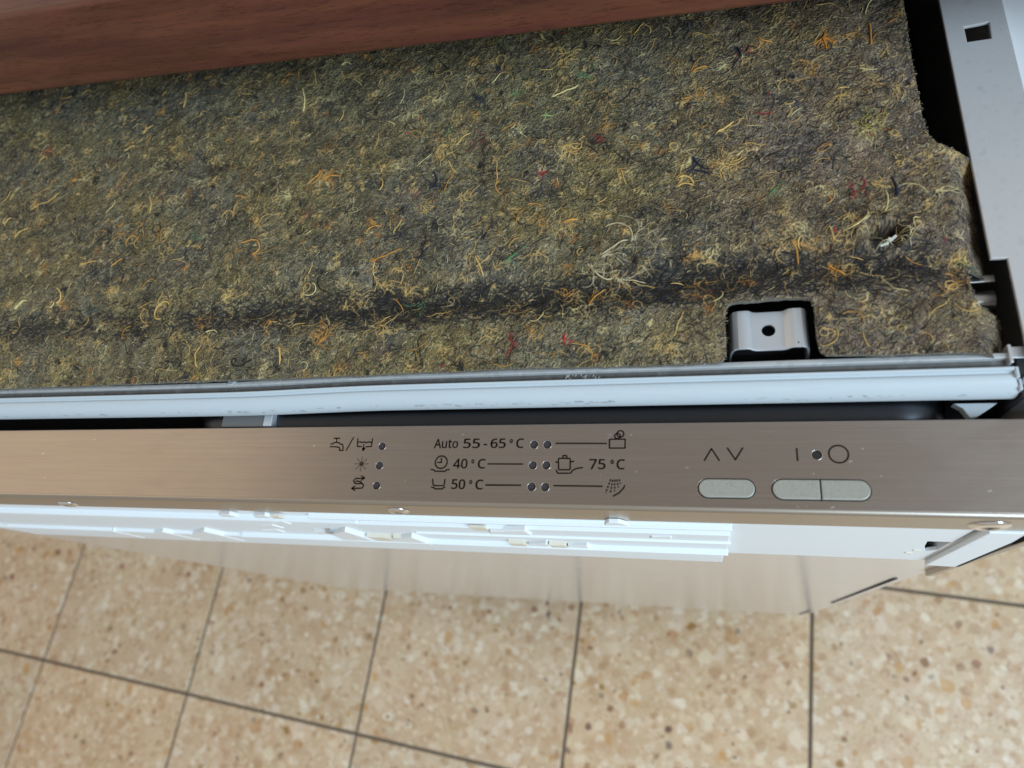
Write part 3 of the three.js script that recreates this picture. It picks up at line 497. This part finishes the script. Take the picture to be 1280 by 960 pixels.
// ---- white housing under the panel, with ribs and clips
{
  const h = new THREE.Group(); h.name = 'control_housing'; dw.add(h); h.userData.label = 'white plastic control housing hanging below the panel';
  const poly = (pts, z0, d, hole) => { const S = new THREE.Shape(pts.map(([a, b]) => new THREE.Vector2(a, b))); if (hole) S.holes.push(new THREE.Path(hole.map(([a, b]) => new THREE.Vector2(a, b)))); return new THREE.ExtrudeGeometry(S, { depth: d, bevelEnabled: true, bevelSize: 0.0003, bevelThickness: 0.0003, bevelOffset: -0.0003, bevelSegments: 2 }).translate(0, 0, z0); };
  const housingPlate = () => poly([[-HW + 0.001, 0.6560], [0.2795, 0.6560], [0.2760, 0.7452], [-HW + 0.001, 0.7452]], -0.0025, 0.0010, [[0.2676, 0.7105], [0.2753, 0.7105], [0.2772, 0.6900], [0.2735, 0.6840], [0.2700, 0.6970]]);
  part('housing_plate', merge(housingPlate()), M.plastic, h);
  part('pocket', box(0.258, 0.281, 0.655, 0.720, -0.0115, -0.0062), M.pocket, h, 'dark open pocket near the right end');
  part('pocket_tab', merge(box(0.2682, 0.2712, 0.6860, 0.6880, -0.0026, -0.0008, 0.0004), box(0.2672, 0.2700, 0.6780, 0.6800, -0.0020, -0.0008, 0.0004), box(0.2722, 0.2727, 0.690, 0.709, -0.0060, -0.0040, 0.0002)), M.cream, h);
  part('end_bracket', poly([[0.2808, 0.6545], [0.2930, 0.6525], [0.2890, 0.7270], [0.2866, 0.7452], [0.2762, 0.7452]], -0.012, 0.0125), M.plastic, h, 'white end bracket at the right corner');
  part('end_groove', poly([[0.2780, 0.6650], [0.2800, 0.6560], [0.2762, 0.7440], [0.2735, 0.7440]], -0.010, 0.0085), M.plastic, h);
  part('dark_slit', poly([[0.2931, 0.6530], [0.2946, 0.6530], [0.2914, 0.7200], [0.2896, 0.7200]], -0.004, 0.0044), M.dark, h);
  part('tab', new THREE.ExtrudeGeometry(new THREE.Shape([new THREE.Vector2(0.1515, 0.7450), new THREE.Vector2(0.1530, 0.7500), new THREE.Vector2(0.1538, 0.7506), new THREE.Vector2(0.1568, 0.7506), new THREE.Vector2(0.1576, 0.7498), new THREE.Vector2(0.1600, 0.7450)]), { depth: 0.001, bevelEnabled: true, bevelSize: 0.0003, bevelThickness: 0.0003 }).translate(0, 0, 0.0004), M.plastic, h, 'small white tab gripping the lip');
  part('wire_box', merge(box(-0.215, 0.1965, 0.6800, 0.7250, -0.0010, 0.0012, 0.0005), box(-0.225, 0.1950, 0.6540, 0.6835, -0.0010, 0.0030, 0.0006)), M.plastic, h, 'long raised white cover with clips along it');
  part('rib', box(0.02, 0.1970, 0.7340, 0.7362, -0.0015, 0.0010, 0.0004), M.plastic, h);
  part('rib', box(-0.26, 0.04, 0.7265, 0.7285, -0.0015, 0.0014, 0.0004).rotateZ(0), M.plastic, h);
  part('rib', box(0.06, 0.1972, 0.7070, 0.7090, 0.0008, 0.0022, 0.0004), M.plastic, h);
  part('rib', box(-0.05, 0.1968, 0.6830, 0.6850, 0.0008, 0.0036, 0.0004), M.plastic, h);
  // clips: small wedges, some beside cream blocks that paint recess shade
  const wedge = (w, hh, d) => { const s = new THREE.Shape([new THREE.Vector2(0, 0), new THREE.Vector2(w, 0.0), new THREE.Vector2(w, hh), new THREE.Vector2(w * 0.12, hh * 0.55)]); const g = new THREE.ExtrudeGeometry(s, { depth: d, bevelEnabled: true, bevelSize: 0.0004, bevelThickness: 0.0004, bevelSegments: 1 }); return g; };
  const clips = [[-0.155, 0.660, 0.020, 0.024, 0.0050], [-0.122, 0.660, 0.026, 0.030, 0.0050], [-0.085, 0.664, 0.022, 0.034, 0.0050], [-0.022, 0.738, 0.008, 0.006, 0.0020], [-0.004, 0.738, 0.008, 0.006, 0.0020], [-0.006, 0.722, 0.009, 0.006, 0.0020], [-0.020, 0.708, 0.010, 0.009, 0.0020], [-0.030, 0.694, 0.012, 0.007, 0.0020], [0.004, 0.700, 0.010, 0.008, 0.0035], [0.012, 0.686, 0.016, 0.030, 0.0050], [0.040, 0.678, 0.016, 0.026, 0.0050], [0.098, 0.716, 0.018, 0.012, 0.0030], [0.108, 0.682, 0.010, 0.014, 0.0042], [0.126, 0.682, 0.010, 0.011, 0.0042], [0.166, 0.716, 0.008, 0.006, 0.0022]];
  const wp = wedge(1, 1, 0.001);
  for (const [x, y, w, hh, d] of clips) part('clip', wedge(w, hh, d * 0.55).translate(x, y, 0.0002), M.plasticClip, h);
  for (const [x, y, w, hh] of [[-0.132, 0.664, 0.005, 0.012], [-0.094, 0.668, 0.004, 0.012], [0.003, 0.736, 0.006, 0.005], [0.030, 0.684, 0.010, 0.014], [0.044, 0.690, 0.006, 0.008], [0.092, 0.719, 0.007, 0.009], [0.100, 0.684, 0.007, 0.010], [0.119, 0.684, 0.007, 0.009]]) part('clip_shade', box(x, x + w, y, y + hh, 0.0005, 0.0031 - (y > 0.71 ? 0.0016 : 0)), M.cream, h);
  part('connector_pin', box(0.0150, 0.0172, 0.707, 0.711, 0.0022, 0.0034), M.galv, h);
}
// ---- the lower door front: a glossy grey sheet that mirrors the floor
{
  M.door = new THREE.MeshPhysicalMaterial({ color: lin(0.78, 0.775, 0.77), metalness: 0.45, roughness: 0.19 });
  const d = part('door_front', box(-HW, HW, 0.1150, 0.6555, -0.020, -0.0030, 0.0012), M.door, dw, 'glossy grey metal door front mirroring the floor');
  part('door_slot', box(0.2896, 0.2915, 0.340, 0.560, -0.0040, -0.0024), M.dark, d);
  part('door_slot', box(0.2880, 0.2900, 0.125, 0.210, -0.0040, -0.0024), M.dark, d);
  part('door_side', merge(box(HW - 0.0026, HW + 0.0004, 0.6000, 0.7450, -0.0280, -0.0004, 0.0006), box(HW - 0.0022, HW + 0.0003, 0.1160, 0.5995, -0.0280, -0.0034, 0.0006)), M.steelPlain, dw);
  part('door_body', box(-HW + 0.004, HW - 0.004, 0.1200, 0.7400, -0.0300, -0.0130), M.dark, dw);
  part('base_skirt', box(-HW + 0.01, HW - 0.01, 0.0, 0.1150, -0.08, -0.06), M.innerDark, dw);
}

// ---------------------------------------------------------------- the worktop and the panel next to the machine
{
  const c = canvas(2048, 512), g = c.getContext('2d'); g.fillStyle = '#6e4130'; g.fillRect(0, 0, 2048, 512);
  for (let i = 0; i < 2600; i++) { const v = rnd(); g.fillStyle = v < 0.45 ? `rgba(48,24,18,${rr(0.02, 0.06)})` : v < 0.9 ? `rgba(150,90,64,${rr(0.01, 0.045)})` : `rgba(44,22,18,${rr(0.03, 0.09)})`; const w = rr(60, 700), x = rr(-300, 2048), y = rr(0, 512); g.beginPath(); g.ellipse(x, y, w / 2, rr(2, 26), rr(-0.03, 0.03), 0, 7); g.fill(); }
  for (let i = 0; i < 7000; i++) { g.fillStyle = `rgba(30,12,9,${rr(0.12, 0.45)})`; g.fillRect(rr(0, 2048), rr(0, 512), rr(4, 26), rr(0.5, 1.4)); }
  const t = tex(c, true, true); t.repeat.set(1 / 0.5, 1 / 0.125);
  M.wood = new THREE.MeshPhysicalMaterial({ map: t, roughness: 0.42 });
  const g2 = new RoundedBoxGeometry(2.2, 0.0400, 0.60, 4, 0.0025), uv = g2.attributes.uv, p = g2.attributes.position, n = g2.attributes.normal;
  for (let i = 0; i < uv.count; i++) uv.setXY(i, p.getX(i), Math.abs(n.getY(i)) > 0.7 ? p.getZ(i) : p.getY(i) + 0.3);
  g2.translate(0, 0.0186, -0.30);
  const w = part('worktop', g2, M.wood, scene);
  w.position.set(-0.1328, 0.82, -0.1832); w.rotation.y = -Math.atan2(0.0246, 0.3561);
  w.userData = { label: 'reddish brown wooden worktop edge overhanging the felt-covered machine', category: 'worktop' };
}
{
  const cab = new THREE.Group(); cab.name = 'cabinet_panel'; scene.add(cab);
  cab.userData = { label: 'pale white cabinet side at the far right beside the grey flange', category: 'cabinet' };
  part('carcass', box(0.2990, 0.3170, 0.08, 0.7740, -0.60, -0.1000, 0.001), M.laminate, cab);
  part('front_strip', box(0.3172, 0.5800, 0.08, 0.7720, -0.60, -0.1000, 0.002), M.laminate, cab);
}
renderer.render(scene, camera);
